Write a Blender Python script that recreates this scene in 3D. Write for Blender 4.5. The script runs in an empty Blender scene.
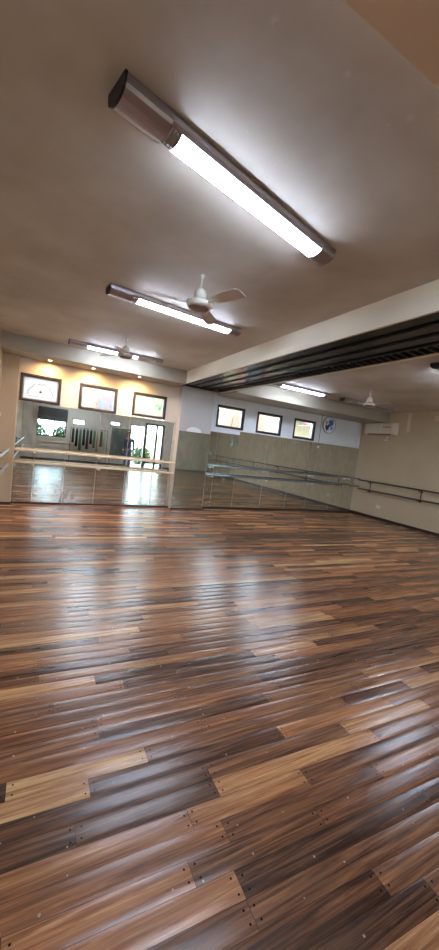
import bpy, bmesh, math, random
from mathutils import Vector, Matrix
random.seed(7)
S = bpy.context.scene
COL = S.collection
PI = math.pi

# ------------------------------------------------------------------ camera
cam_d = bpy.data.cameras.new('camera')
cam = bpy.data.objects.new('camera', cam_d)
COL.objects.link(cam)
_F = Vector((0.45952419, 0.88466459, -0.07877873))
_R = Vector((0.88559363, -0.44964285, 0.11638398))
_U = Vector((-0.06753849, 0.12324719, 0.99007509))
cam.matrix_world = Matrix(((_R.x, _U.x, -_F.x, 0.0), (_R.y, _U.y, -_F.y, 0.0),
                           (_R.z, _U.z, -_F.z, 1.6), (0, 0, 0, 1)))
cam_d.sensor_fit = 'VERTICAL'
cam_d.sensor_height = 36.0
cam_d.lens = 36.0 * 355.07 / 950.0
cam_d.clip_start = 0.02
S.camera = cam

# ------------------------------------------------------------------ light & exposure
TUBE = 42.0          # radiance of the fluorescent lenses
SPOT_W = 19.0        # warm downlights
w = bpy.data.worlds.new('sky'); S.world = w; w.use_nodes = True
bg = w.node_tree.nodes['Background']
bg.inputs[0].default_value = (0.66, 0.83, 1.0, 1); bg.inputs[1].default_value = 15.0
sun_d = bpy.data.lights.new('sun', 'SUN'); sun_d.energy = 4.0; sun_d.angle = 0.02
sun_d.color = (1.0, 0.95, 0.86)
sun = bpy.data.objects.new('sun', sun_d); COL.objects.link(sun)
sun.rotation_euler = (math.radians(40), 0, math.radians(-12))
S.view_settings.view_transform = 'Standard'
S.view_settings.look = 'None'
S.view_settings.gamma = 1.0
S.view_settings.use_curve_mapping = False
S.view_settings.exposure = 0.98
try:
    S.cycles.use_denoising = True
    S.cycles.max_bounces = 14
    S.cycles.diffuse_bounces = 6
    S.cycles.glossy_bounces = 8
    S.cycles.transparent_max_bounces = 16
    S.cycles.caustics_reflective = True
    S.cycles.sample_clamp_indirect = 6.0
except Exception:
    pass

# ------------------------------------------------------------------ materials
def lin(c):
    return tuple(((v / 255) / 12.92 if v / 255 <= 0.04045 else ((v / 255 + 0.055) / 1.055) ** 2.4) for v in c) + (1.0,)

def mat(name, col, rough=0.5, metal=0.0, noise=0.0, nscale=6.0, spec=0.5, bump=0.0, bscale=40.0, emit=None, estr=0.0):
    m = bpy.data.materials.new(name); m.use_nodes = True
    nt = m.node_tree; b = nt.nodes['Principled BSDF']
    c = lin(col)
    b.inputs['Base Color'].default_value = c
    b.inputs['Roughness'].default_value = rough
    b.inputs['Metallic'].default_value = metal
    b.inputs['Specular IOR Level'].default_value = spec
    if emit:
        b.inputs['Emission Color'].default_value = lin(emit); b.inputs['Emission Strength'].default_value = estr
    tc = nt.nodes.new('ShaderNodeTexCoord')
    if noise > 0:
        n = nt.nodes.new('ShaderNodeTexNoise'); n.inputs['Scale'].default_value = nscale; n.inputs['Detail'].default_value = 5
        nt.links.new(tc.outputs['Object'], n.inputs['Vector'])
        r = nt.nodes.new('ShaderNodeValToRGB')
        r.color_ramp.elements[0].position = 0.3; r.color_ramp.elements[1].position = 0.7
        r.color_ramp.elements[0].color = tuple(v * (1 - noise) for v in c[:3]) + (1,)
        r.color_ramp.elements[1].color = tuple(min(1, v * (1 + noise * 0.5)) for v in c[:3]) + (1,)
        nt.links.new(n.outputs['Fac'], r.inputs['Fac']); nt.links.new(r.outputs['Color'], b.inputs['Base Color'])
    if bump > 0:
        n2 = nt.nodes.new('ShaderNodeTexNoise'); n2.inputs['Scale'].default_value = bscale
        nt.links.new(tc.outputs['Object'], n2.inputs['Vector'])
        bp = nt.nodes.new('ShaderNodeBump'); bp.inputs['Strength'].default_value = bump; bp.inputs['Distance'].default_value = 0.01
        nt.links.new(n2.outputs['Fac'], bp.inputs['Height']); nt.links.new(bp.outputs['Normal'], b.inputs['Normal'])
    return m

def nd(nt, t, **kw):
    n = nt.nodes.new(t)
    for k, v in kw.items():
        if k.startswith('i_'): n.inputs[int(k[2:])].default_value = v
        else: setattr(n, k, v)
    return n

def make_ceiling_mat():
    m = bpy.data.materials.new('ceiling_paint'); m.use_nodes = True
    nt = m.node_tree; L = nt.links; b = nt.nodes['Principled BSDF']
    b.inputs['Roughness'].default_value = 0.62
    tc = nd(nt, 'ShaderNodeTexCoord')
    n = nd(nt, 'ShaderNodeTexNoise'); n.inputs['Scale'].default_value = 1.1; n.inputs['Detail'].default_value = 6; n.inputs['Roughness'].default_value = 0.55
    L.new(tc.outputs['Object'], n.inputs['Vector'])
    r = nd(nt, 'ShaderNodeValToRGB'); e = r.color_ramp.elements
    e[0].position = 0.32; e[0].color = lin((182, 172, 158)); e[1].position = 0.68; e[1].color = lin((210, 203, 193))
    L.new(n.outputs['Fac'], r.inputs['Fac'])
    col = r.outputs['Color']
    # small round filler patches and drill marks left on the ceiling
    for (x, y, rad, c) in [(0.66, 1.255, 0.03, (228, 222, 212)), (1.015, 1.242, 0.03, (226, 220, 210)), (0.814, 1.705, 0.012, (230, 225, 215)),
                           (1.381, 1.223, 0.03, (228, 222, 212)), (0.672, 1.262, 0.010, (120, 112, 104)), (0.05, 2.9, 0.012, (110, 100, 92)),
                           (1.33, 1.30, 0.018, (222, 216, 206)), (0.3, 2.7, 0.012, (225, 220, 210)), (1.05, 1.75, 0.01, (225, 220, 210))]:
        d = nd(nt, 'ShaderNodeVectorMath', operation='DISTANCE'); L.new(tc.outputs['Object'], d.inputs[0]); d.inputs[1].default_value = (x, y, 0)
        nn = nd(nt, 'ShaderNodeMapRange'); L.new(d.outputs['Value'], nn.inputs[0]); nn.inputs[1].default_value = rad * 0.75; nn.inputs[2].default_value = rad * 0.2; nn.inputs[3].default_value = 0.0; nn.inputs[4].default_value = 1.0
        mx = nd(nt, 'ShaderNodeMix', data_type='RGBA')
        ms = nd(nt, 'ShaderNodeMath', operation='MULTIPLY'); L.new(nn.outputs[0], ms.inputs[0]); ms.inputs[1].default_value = 0.3
        L.new(ms.outputs[0], mx.inputs[0]); L.new(col, mx.inputs[6]); mx.inputs[7].default_value = lin(c)
        col = mx.outputs[2]
    L.new(col, b.inputs['Base Color'])
    n2 = nd(nt, 'ShaderNodeTexNoise'); n2.inputs['Scale'].default_value = 9.0; L.new(tc.outputs['Object'], n2.inputs['Vector'])
    bp = nd(nt, 'ShaderNodeBump'); bp.inputs['Strength'].default_value = 0.25; bp.inputs['Distance'].default_value = 0.01
    L.new(n2.outputs['Fac'], bp.inputs['Height']); L.new(bp.outputs['Normal'], b.inputs['Normal'])
    return m

def make_floor_mat():
    m = bpy.data.materials.new('timber_boards'); m.use_nodes = True
    nt = m.node_tree; L = nt.links; b = nt.nodes['Principled BSDF']
    tc = nd(nt, 'ShaderNodeTexCoord')
    at = nd(nt, 'ShaderNodeAttribute', attribute_name='board')   # r = tone, g = redness, b = shift
    sp = nd(nt, 'ShaderNodeSeparateColor'); L.new(at.outputs['Color'], sp.inputs[0])
    sx = nd(nt, 'ShaderNodeSeparateXYZ'); L.new(tc.outputs['Object'], sx.inputs[0])
    sh = nd(nt, 'ShaderNodeMath', operation='MULTIPLY'); L.new(sp.outputs[2], sh.inputs[0]); sh.inputs[1].default_value = 37.0
    cb = nd(nt, 'ShaderNodeCombineXYZ')
    ax = nd(nt, 'ShaderNodeMath', operation='MULTIPLY_ADD'); L.new(sx.outputs[0], ax.inputs[0]); ax.inputs[1].default_value = 1.3; L.new(sh.outputs[0], ax.inputs[2])
    ay = nd(nt, 'ShaderNodeMath', operation='MULTIPLY_ADD'); L.new(sx.outputs[1], ay.inputs[0]); ay.inputs[1].default_value = 34.0; L.new(sh.outputs[0], ay.inputs[2])
    L.new(ax.outputs[0], cb.inputs[0]); L.new(ay.outputs[0], cb.inputs[1]); L.new(sh.outputs[0], cb.inputs[2])
    g = nd(nt, 'ShaderNodeTexNoise'); g.inputs['Scale'].default_value = 1.6; g.inputs['Detail'].default_value = 8; g.inputs['Roughness'].default_value = 0.66; g.inputs['Distortion'].default_value = 0.5
    L.new(cb.outputs[0], g.inputs['Vector'])
    # tone = board tone + grain
    gm = nd(nt, 'ShaderNodeMath', operation='MULTIPLY_ADD'); L.new(g.outputs['Fac'], gm.inputs[0]); gm.inputs[1].default_value = 1.7; gm.inputs[2].default_value = -0.85
    tn = nd(nt, 'ShaderNodeMath', operation='ADD', use_clamp=True); L.new(sp.outputs[0], tn.inputs[0]); L.new(gm.outputs[0], tn.inputs[1])
    r = nd(nt, 'ShaderNodeValToRGB'); e = r.color_ramp.elements
    e[0].position = 0.0; e[0].color = lin((58, 41, 33)); e[1].position = 1.0; e[1].color = lin((212, 170, 118))
    for p_, c in ((0.3, (112, 76, 53)), (0.55, (150, 104, 70)), (0.78, (180, 133, 92))):
        q = e.new(p_); q.color = lin(c)
    L.new(tn.outputs[0], r.inputs['Fac'])
    red = nd(nt, 'ShaderNodeMix', data_type='RGBA', blend_type='MULTIPLY'); L.new(sp.outputs[1], red.inputs[0]); L.new(r.outputs['Color'], red.inputs[6]); red.inputs[7].default_value = (1.0, 0.85, 0.76, 1)
    # worn, scuffed haze of the finish
    wn = nd(nt, 'ShaderNodeTexNoise'); wn.inputs['Scale'].default_value = 2.2; wn.inputs['Detail'].default_value = 6; L.new(tc.outputs['Object'], wn.inputs['Vector'])
    wr = nd(nt, 'ShaderNodeValToRGB'); wr.color_ramp.elements[0].position = 0.45; wr.color_ramp.elements[1].position = 0.75
    wr.color_ramp.elements[0].color = (0, 0, 0, 1); wr.color_ramp.elements[1].color = (0.3, 0.3, 0.3, 1)
    L.new(wn.outputs['Fac'], wr.inputs['Fac'])
    wm = nd(nt, 'ShaderNodeMix', data_type='RGBA'); L.new(wr.outputs['Color'], wm.inputs[0]); L.new(red.outputs[2], wm.inputs[6]); wm.inputs[7].default_value = lin((112, 92, 76))
    # pale paint specks
    vo = nd(nt, 'ShaderNodeTexVoronoi', voronoi_dimensions='2D'); vo.inputs['Scale'].default_value = 9.0; L.new(tc.outputs['Object'], vo.inputs['Vector'])
    sc_ = nd(nt, 'ShaderNodeSeparateColor'); L.new(vo.outputs['Color'], sc_.inputs[0])
    rad = nd(nt, 'ShaderNodeMath', operation='MULTIPLY_ADD'); L.new(sc_.outputs[0], rad.inputs[0]); rad.inputs[1].default_value = 0.11; rad.inputs[2].default_value = -0.062
    lt = nd(nt, 'ShaderNodeMath', operation='LESS_THAN'); L.new(vo.outputs['Distance'], lt.inputs[0]); L.new(rad.outputs[0], lt.inputs[1])
    lm = nd(nt, 'ShaderNodeMath', operation='MULTIPLY'); L.new(lt.outputs[0], lm.inputs[0]); lm.inputs[1].default_value = 0.6
    fm = nd(nt, 'ShaderNodeMix', data_type='RGBA'); L.new(lm.outputs[0], fm.inputs[0]); L.new(wm.outputs[2], fm.inputs[6]); fm.inputs[7].default_value = lin((190, 170, 148))
    L.new(fm.outputs[2], b.inputs['Base Color'])
    ro = nd(nt, 'ShaderNodeMath', operation='MULTIPLY_ADD'); L.new(g.outputs['Fac'], ro.inputs[0]); ro.inputs[1].default_value = 0.16; ro.inputs[2].default_value = 0.16
    L.new(ro.outputs[0], b.inputs['Roughness'])
    b.inputs['Specular IOR Level'].default_value = 0.42
    bp = nd(nt, 'ShaderNodeBump'); bp.inputs['Strength'].default_value = 0.12; bp.inputs['Distance'].default_value = 0.003
    L.new(g.outputs['Fac'], bp.inputs['Height']); L.new(bp.outputs['Normal'], b.inputs['Normal'])
    return m

def make_mirror_mat(name, tint, dirt, zmax, dcol=(150, 150, 140), nscale=9.0, rough=0.015, soft=0.14):
    """silvered glass with grime; dirt below height zmax (object space)"""
    m = bpy.data.materials.new(name); m.use_nodes = True
    nt = m.node_tree; L = nt.links; b = nt.nodes['Principled BSDF']
    b.inputs['Metallic'].default_value = 1.0; b.inputs['Base Color'].default_value = tint + (1,); b.inputs['Roughness'].default_value = rough
    out = nt.nodes['Material Output']
    df = nd(nt, 'ShaderNodeBsdfDiffuse'); df.inputs[0].default_value = lin(dcol)
    tc = nd(nt, 'ShaderNodeTexCoord'); sx = nd(nt, 'ShaderNodeSeparateXYZ'); L.new(tc.outputs['Object'], sx.inputs[0])
    n = nd(nt, 'ShaderNodeTexNoise'); n.inputs['Scale'].default_value = nscale; n.inputs['Detail'].default_value = 7; mp = nd(nt, 'ShaderNodeMapping'); mp.inputs['Scale'].default_value = (1, 1, 0.4); L.new(tc.outputs['Object'], mp.inputs['Vector']); L.new(mp.outputs[0], n.inputs['Vector'])
    mr = nd(nt, 'ShaderNodeMapRange'); L.new(n.outputs['Fac'], mr.inputs[0]); mr.inputs[1].default_value = 0.46; mr.inputs[2].default_value = 0.46 + soft; mr.inputs[3].default_value = 0.05; mr.inputs[4].default_value = dirt
    hz = nd(nt, 'ShaderNodeMapRange'); L.new(sx.outputs[2], hz.inputs[0]); hz.inputs[1].default_value = zmax * 0.75; hz.inputs[2].default_value = zmax; hz.inputs[3].default_value = 1.0; hz.inputs[4].default_value = 0.12
    mu = nd(nt, 'ShaderNodeMath', operation='MULTIPLY'); L.new(mr.outputs[0], mu.inputs[0]); L.new(hz.outputs[0], mu.inputs[1])
    mx = nd(nt, 'ShaderNodeMixShader'); L.new(mu.outputs[0], mx.inputs[0]); L.new(b.outputs[0], mx.inputs[1]); L.new(df.outputs[0], mx.inputs[2])
    L.new(mx.outputs[0], out.inputs[0])
    return m

def make_glass_mat():
    m = bpy.data.materials.new('window_glass'); m.use_nodes = True
    nt = m.node_tree; nt.nodes.remove(nt.nodes['Principled BSDF']); out = nt.nodes['Material Output']
    t = nd(nt, 'ShaderNodeBsdfTransparent'); t.inputs[0].default_value = (0.94, 0.97, 0.96, 1)
    g = nd(nt, 'ShaderNodeBsdfGlossy'); g.inputs['Roughness'].default_value = 0.02
    f = nd(nt, 'ShaderNodeFresnel'); f.inputs[0].default_value = 1.45
    mx = nd(nt, 'ShaderNodeMixShader'); nt.links.new(f.outputs[0], mx.inputs[0]); nt.links.new(t.outputs[0], mx.inputs[1]); nt.links.new(g.outputs[0], mx.inputs[2])
    nt.links.new(mx.outputs[0], out.inputs[0])
    return m

def make_film_mat():
    m = bpy.data.materials.new('frosted_film'); m.use_nodes = True
    nt = m.node_tree; nt.nodes.remove(nt.nodes['Principled BSDF']); out = nt.nodes['Material Output']
    t = nd(nt, 'ShaderNodeBsdfTranslucent'); t.inputs[0].default_value = (0.38, 0.37, 0.36, 1)
    g = nd(nt, 'ShaderNodeBsdfDiffuse'); g.inputs[0].default_value = (0.85, 0.84, 0.82, 1)
    mx = nd(nt, 'ShaderNodeMixShader'); mx.inputs[0].default_value = 0.2
    nt.links.new(t.outputs[0], mx.inputs[1]); nt.links.new(g.outputs[0], mx.inputs[2]); nt.links.new(mx.outputs[0], out.inputs[0])
    return m

M = {}
M['ceil'] = make_ceiling_mat()
M['floor'] = make_floor_mat()
M['groove'] = mat('groove', (22, 15, 12), 0.9)
M['nail'] = mat('nail_plug', (14, 10, 9), 0.95, spec=0.05)
M['wall'] = mat('cream_wall', (226, 216, 200), 0.7, noise=0.06, nscale=2.0, bump=0.1)
M['wall_r'] = mat('beige_wall', (194, 174, 144), 0.7, noise=0.08, nscale=1.5, bump=0.1)
M['wall_cool_lit'] = mat('cool_lit_wall', (222, 226, 226), 0.7, noise=0.05, nscale=2.0)  # same wall, whitened to carry the cooler, brighter light on its right part
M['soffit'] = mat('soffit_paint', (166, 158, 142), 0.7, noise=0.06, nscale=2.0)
M['beam'] = mat('beam_paint', (240, 233, 214), 0.65, noise=0.06, nscale=1.6)
M['peach'] = mat('peach_warm_lit', (232, 208, 186), 0.65, noise=0.06, nscale=1.6)  # warm light on the crossbeam put into its colour
M['black_gloss'] = mat('black_gloss_panel', (18, 17, 18), 0.2, spec=0.3)
M['black'] = mat('black_rib', (9, 8, 9), 0.4)
M['dark_wood'] = mat('dark_wood', (58, 38, 30), 0.4, noise=0.3, nscale=8)
M['frame_brown'] = mat('brown_window_frame', (58, 46, 44), 0.4)
M['frame_black'] = mat('black_window_frame', (38, 34, 36), 0.35)
M['gasket'] = mat('pale_inner_bead', (150, 140, 134), 0.5)
M['mirror_l'] = make_mirror_mat('clean_mirror', (0.80, 0.86, 0.82), 0.22, 2.4)
M['mirror_stain'] = make_mirror_mat('stained_mirror', (0.80, 0.86, 0.82), 0.6, 0.62, (170, 168, 162), 7.0, 0.015, 0.3)
M['mirror_r'] = make_mirror_mat('dusty_mirror', (0.74, 0.76, 0.70), 0.16, 2.6, (140, 136, 122))
M['mirror_old'] = make_mirror_mat('tarnished_mirror', (0.62, 0.68, 0.60), 0.42, 2.6, (128, 134, 116), 4.0, 0.05, 0.3)
M['mirror_spot'] = make_mirror_mat('spotted_mirror', (0.66, 0.72, 0.64), 0.6, 2.6, (150, 158, 142), 7.0, 0.03, 0.3)
M['glass'] = make_glass_mat()
M['film'] = make_film_mat()
M['print'] = mat('red_brown_print', (120, 66, 60), 0.6)
M['rail_wood'] = mat('pale_wood_rail', (240, 222, 194), 0.35, noise=0.1, nscale=12)
M['rail_steel'] = mat('painted_steel_rail', (150, 160, 168), 0.28, metal=0.7)
M['rail_dark'] = mat('dark_steel_rail', (84, 84, 84), 0.35, metal=0.8)
M['bracket'] = mat('white_bracket', (228, 224, 214), 0.4)
M['alu'] = mat('lamp_aluminium', (168, 162, 166), 0.32, metal=0.75)
M['navy'] = mat('dark_end_cap', (22, 24, 40), 0.45)
M['louvre'] = mat('polished_louvre', (210, 214, 220), 0.15, metal=0.9)
M['tube'] = mat('lit_lens', (240, 245, 250), 0.4, emit=(218, 232, 255), estr=TUBE)
M['tube_dim'] = mat('unlit_lens', (120, 122, 126), 0.35)
M['fan_white'] = mat('fan_enamel', (222, 218, 208), 0.35)
M['fan_band'] = mat('fan_black_band', (30, 28, 28), 0.4)
M['fan_under'] = mat('fan_brown_grille', (132, 106, 90), 0.5)
M['blade'] = mat('fan_blade', (206, 196, 186), 0.4)
M['ac'] = mat('ac_plastic', (216, 205, 184), 0.35)
M['ac_dark'] = mat('ac_slot', (120, 110, 96), 0.5)
M['plastic'] = mat('white_plastic', (226, 222, 212), 0.4)
M['grey_plastic'] = mat('grey_plastic', (150, 150, 146), 0.4)
M['patch'] = mat('paint_patch', (214, 196, 172), 0.7)
M['down'] = mat('downlight_lens', (255, 230, 190), 0.4, emit=(255, 226, 178), estr=30)
M['blackboard'] = mat('green_slate', (46, 70, 66), 0.25)
M['door_paint'] = mat('door_frame_dark', (40, 40, 44), 0.4)
M['steel'] = mat('chrome_tube', (196, 198, 200), 0.2, metal=1.0)

# ------------------------------------------------------------------ mesh helpers
class MB:
    def __init__(s): s.v = []; s.f = []; s.m = []; s.sm = []; s.mi = 0
    def add(s, vs, fs, smooth=False):
        o = len(s.v); s.v += [tuple(v) for v in vs]
        for f in fs: s.f.append(tuple(i + o for i in f)); s.m.append(s.mi); s.sm.append(smooth)
        return s
    def box(s, x0, x1, y0, y1, z0, z1):
        v = [(x, y, z) for z in (z0, z1) for y in (y0, y1) for x in (x0, x1)]
        return s.add(v, [(0, 2, 3, 1), (4, 5, 7, 6), (0, 1, 5, 4), (2, 6, 7, 3), (0, 4, 6, 2), (1, 3, 7, 5)])
    def bbox(s, x0, x1, y0, y1, z0, z1, b=0.004):
        """bevelled box"""
        bm = bmesh.new(); bmesh.ops.create_cube(bm, size=1)
        for v in bm.verts:
            v.co = Vector(((x0 + x1) / 2 + v.co.x * (x1 - x0), (y0 + y1) / 2 + v.co.y * (y1 - y0), (z0 + z1) / 2 + v.co.z * (z1 - z0)))
        b = min(b, 0.45 * min(abs(x1 - x0), abs(y1 - y0), abs(z1 - z0)))
        bmesh.ops.bevel(bm, geom=bm.edges[:], offset=b, segments=2, profile=0.5, affect='EDGES')
        bm.verts.ensure_lookup_table(); bm.verts.index_update()
        s.add([v.co[:] for v in bm.verts], [[v.index for v in f.verts] for f in bm.faces]); bm.free()
        return s
    def tube(s, pts, r, n=10, caps=True):
        """tube through a list of points; r a number or a list"""
        pts = [Vector(p) for p in pts]; rs = r if isinstance(r, (list, tuple)) else [r] * len(pts)
        rings = []; vs = []
        prev = None
        for i, p in enumerate(pts):
            d = (pts[min(i + 1, len(pts) - 1)] - pts[max(i - 1, 0)]).normalized()
            a = prev if prev is not None else (Vector((0, 0, 1)) if abs(d.z) < 0.9 else Vector((1, 0, 0)))
            u = (a - d * a.dot(d)).normalized(); prev = u; w_ = d.cross(u)
            rings.append(len(vs))
            for k in range(n):
                t = 2 * PI * k / n; vs.append(p + (u * math.cos(t) + w_ * math.sin(t)) * rs[i])
        fs = []
        for i in range(len(pts) - 1):
            for k in range(n):
                fs.append((rings[i] + k, rings[i] + (k + 1) % n, rings[i + 1] + (k + 1) % n, rings[i + 1] + k))
        s.add(vs, fs, True)
        if caps:
            s.add([vs[k] for k in range(n)][::-1], [tuple(range(n))]); s.add([vs[rings[-1] + k] for k in range(n)], [tuple(range(n))])
        return s
    def lathe(s, prof, n=28, c=(0, 0, 0), axis='z', smooth=True):
        vs = []; fs = []
        for (r, h) in prof:
            for k in range(n):
                t = 2 * PI * k / n; a, b_ = r * math.cos(t), r * math.sin(t)
                p = (a, b_, h) if axis == 'z' else ((a, h, b_) if axis == 'y' else (h, a, b_))
                vs.append((p[0] + c[0], p[1] + c[1], p[2] + c[2]))
        for i in range(len(prof) - 1):
            for k in range(n):
                f = (i * n + k, i * n + (k + 1) % n, (i + 1) * n + (k + 1) % n, (i + 1) * n + k)
                fs.append(f if axis != 'y' else f[::-1])
        s.add(vs, fs, smooth)
        return s
    def prism(s, poly, y0, y1, axis='y'):
        """polygon (a,b) extruded along axis; axis y: (x,z), x: (y,z), z: (x,y)"""
        n = len(poly)
        def P(a, b_, t): return {'y': (a, t, b_), 'x': (t, a, b_), 'z': (a, b_, t)}[axis]
        vs = [P(a, b_, y0) for a, b_ in poly] + [P(a, b_, y1) for a, b_ in poly]
        fs = [tuple(range(n)), tuple(range(2 * n - 1, n - 1, -1))] + [(i, i + n, (i + 1) % n + n, (i + 1) % n) for i in range(n)]
        return s.add(vs, fs)
    def build(s, name, mats, parent=None, loc=(0, 0, 0), rot=(0, 0, 0), fix=True):
        me = bpy.data.meshes.new(name); me.from_pydata(s.v, [], s.f)
        if not isinstance(mats, (list, tuple)): mats = [mats]
        for m in mats: me.materials.append(m)
        for p, i, sm in zip(me.polygons, s.m, s.sm): p.material_index = i; p.use_smooth = sm
        if fix:
            bm = bmesh.new(); bm.from_mesh(me); bmesh.ops.recalc_face_normals(bm, faces=bm.faces); bm.to_mesh(me); bm.free()
        me.update()
        o = bpy.data.objects.new(name, me); COL.objects.link(o); o.location = loc; o.rotation_euler = rot
        if parent: o.parent = parent
        return o

def tag(o, label=None, cat=None, group=None, kind=None):
    if label: o['label'] = label
    if cat: o['category'] = cat
    if group: o['group'] = group
    if kind: o['kind'] = kind
    return o

def thing(name, label, cat, loc=(0, 0, 0), rz=0.0, group=None, kind=None):
    o = bpy.data.objects.new(name, None); COL.objects.link(o); o.location = loc; o.rotation_euler = (0, 0, rz)
    o.empty_display_size = 0.1
    return tag(o, label, cat, group, kind)

def copy_tree(o, parent=None):
    c = o.copy(); COL.objects.link(c); c.parent = parent
    for ch in list(o.children): copy_tree(ch, c)
    return c

def struct(name, mb, mats, label, cat, parent=None):
    return tag(mb.build(name, mats, parent), label, cat, None, 'structure')

# ------------------------------------------------------------------ room dimensions
XL, XR, YF, YB, H = -0.69, 9.06, -3.0, 8.1, 3.16
T = 0.2

# floor: one surface of cupped boards with butt joints and nail plugs
def build_floor():
    rnd = random.Random(11)
    vs = []; fs = []; mi = []; smo = []; colr = []
    W = 0.0925; NX = 7
    x_min, x_max = XL - 0.02, XR + 0.02
    def slant(x, y): return y - 0.035 * x
    row = 0; y = YF - 0.05
    while y < YB + 0.42:
        x = x_min - rnd.random() * 1.1
        while x < x_max:
            ln = rnd.choice([0.62, 0.75, 0.9, 1.05, 1.2, 1.35])
            a, b_ = max(x, x_min), min(x + ln, x_max)
            t = rnd.random()
            tone = 0.08 + 0.22 * rnd.random() if t < 0.24 else (0.3 + 0.25 * rnd.random() if t < 0.72 else 0.55 + 0.3 * rnd.random())
            c = (tone, rnd.random() ** 1.5 * 0.9, rnd.random(), 1)
            ym = slant((a + b_) / 2, y)
            if b_ - a > 0.03 and YF - 0.05 < ym < YB - 0.02:
                tilt = rnd.uniform(-0.00008, 0.00008); cup = rnd.uniform(0.00010, 0.00026)
                ga = 0.0009
                o = len(vs)
                for xx in (a + ga, b_ - ga):
                    for k in range(NX):
                        u = k / (NX - 1); yy = y + 0.0008 + u * (W - 0.0016)
                        edge = 0.0016 if k in (0, NX - 1) else 0.0
                        z = -0.0015 + cup * (1 - (2 * u - 1) ** 2) + tilt * (2 * u - 1) - edge
                        vs.append((xx, slant(xx, yy), z))
                for k in range(NX - 1):
                    fs.append((o + k, o + NX + k, o + NX + k + 1, o + k + 1)); mi.append(0); smo.append(True); colr.append(c)
                for xe, sg in ((a, 1), (b_, -1)):
                    if xe <= x_min + 1e-6 or xe >= x_max - 1e-6: continue
                    if ym > 5.0: continue
                    for fy in (0.25, 0.74):
                        cx = xe + sg * (0.022 + rnd.uniform(-.004, .004)); cy = y + W * fy + rnd.uniform(-.004, .004); o2 = len(vs)
                        for q in range(6):
                            vs.append((cx + 0.0047 * math.cos(q * PI / 3), slant(cx, cy) + 0.0047 * math.sin(q * PI / 3), 0.0003))
                        fs.append(tuple(range(o2, o2 + 6))); mi.append(2); smo.append(False); colr.append((0, 0, 0, 1))
            x += ln
        y += W; row += 1
    o = len(vs)
    vs += [(XL - .05, YF - .05, -0.006), (XR + .05, YF - .05, -0.006), (XR + .05, YB + .05, -0.006), (XL - .05, YB + .05, -0.006)]
    fs.append((o, o + 1, o + 2, o + 3)); mi.append(1); smo.append(False); colr.append((0, 0, 0, 1))
    me = bpy.data.meshes.new('floor'); me.from_pydata(vs, [], fs)
    for m in (M['floor'], M['groove'], M['nail']): me.materials.append(m)
    at = me.color_attributes.new('board', 'FLOAT_COLOR', 'CORNER')
    i = 0
    for p in me.polygons:
        p.material_index = mi[p.index]; p.use_smooth = smo[p.index]
        for li in p.loop_indices: at.data[li].color = colr[p.index]
    me.update()
    ob = bpy.data.objects.new('floor', me); COL.objects.link(ob)
    tag(ob, 'glossy mixed-brown timber board floor with nail plugs and pale scuffs', 'floor', None, 'structure')
build_floor()

c = MB(); c.box(XL - T, XR + T, YF - T, YB + T, 0, 0.15)
co = struct('ceiling', c, M['ceil'], 'flat grey-beige plaster ceiling with small pale filler patches', 'ceiling')
co.location.z = H

def wall_holes(a0, a1, z0, z1, holes, d0, d1, axis):
    """wall in the plane spanned by (axis, z) with rectangular holes [(a0,a1,z0,z1)], thickness d0..d1"""
    mb = MB()
    xs = sorted({a0, a1, *[h[0] for h in holes], *[h[1] for h in holes]})
    for i in range(len(xs) - 1):
        l, r = xs[i], xs[i + 1]; mid = (l + r) / 2
        hs = sorted([(h[2], h[3]) for h in holes if h[0] < mid < h[1]])
        z = z0
        for (p, q) in hs + [(z1, z1)]:
            if p > z + 1e-6:
                if axis == 'x': mb.box(l, r, d0, d1, z, p)
                else: mb.box(d0, d1, l, r, z, p)
            z = q
    return mb

WZ0, WZ1 = 2.05, 2.59
WIN_L = [(-0.385, 0.35), (0.70, 1.48), (1.82, 2.60)]
WIN_R = [(3.935, 4.735), (5.13, 5.945), (6.375, 7.155)]
hz = [(3.72, 3.73, 3.0, 3.01)] + [(a, b_, WZ0, WZ1) for a, b_ in WIN_L] + [(a, b_, WZ0 + .04, WZ1 + .06) for a, b_ in WIN_R]
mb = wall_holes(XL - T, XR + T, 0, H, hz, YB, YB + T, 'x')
mb.m = [1 if sum(mb.v[i][0] for i in f) / len(f) > 3.73 else 0 for f in mb.f]  # right part takes the colour with cool light in it
struct('wall_back', mb, [M['wall'], M['wall_cool_lit']], 'cream back wall with a row of small high windows above the mirrors', 'wall')
mb = MB(); mb.box(XR, XR + T, YF - T, YB, 0, H)
struct('wall_right', mb, M['wall_r'], 'beige right wall behind the steel barres', 'wall')
mb = MB(); mb.box(XL - T, XL, YF - T, YB, 0, H)
struct('wall_left', mb, M['wall_r'], 'pale left wall at the left edge of the picture', 'wall')
# front wall (behind the camera, seen in the mirrors)
RW = {'garden': (-0.10, 1.20, 1.15, 1.95), 'small': (1.46, 2.05, 1.88, 2.12), 'transom': (3.28, 3.80, 2.06, 2.25),
      'door': (4.36, 5.14, 0.0, 2.22), 'glazed': (5.14, 6.22, 0.0, 2.42)}
mb = wall_holes(XL - T, XR + T, 0, H, list(RW.values()), YF - T, YF, 'x')
struct('wall_front', mb, M['wall'], 'pale wall opposite the mirrors with the doorway, seen by reflection', 'wall')

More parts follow.
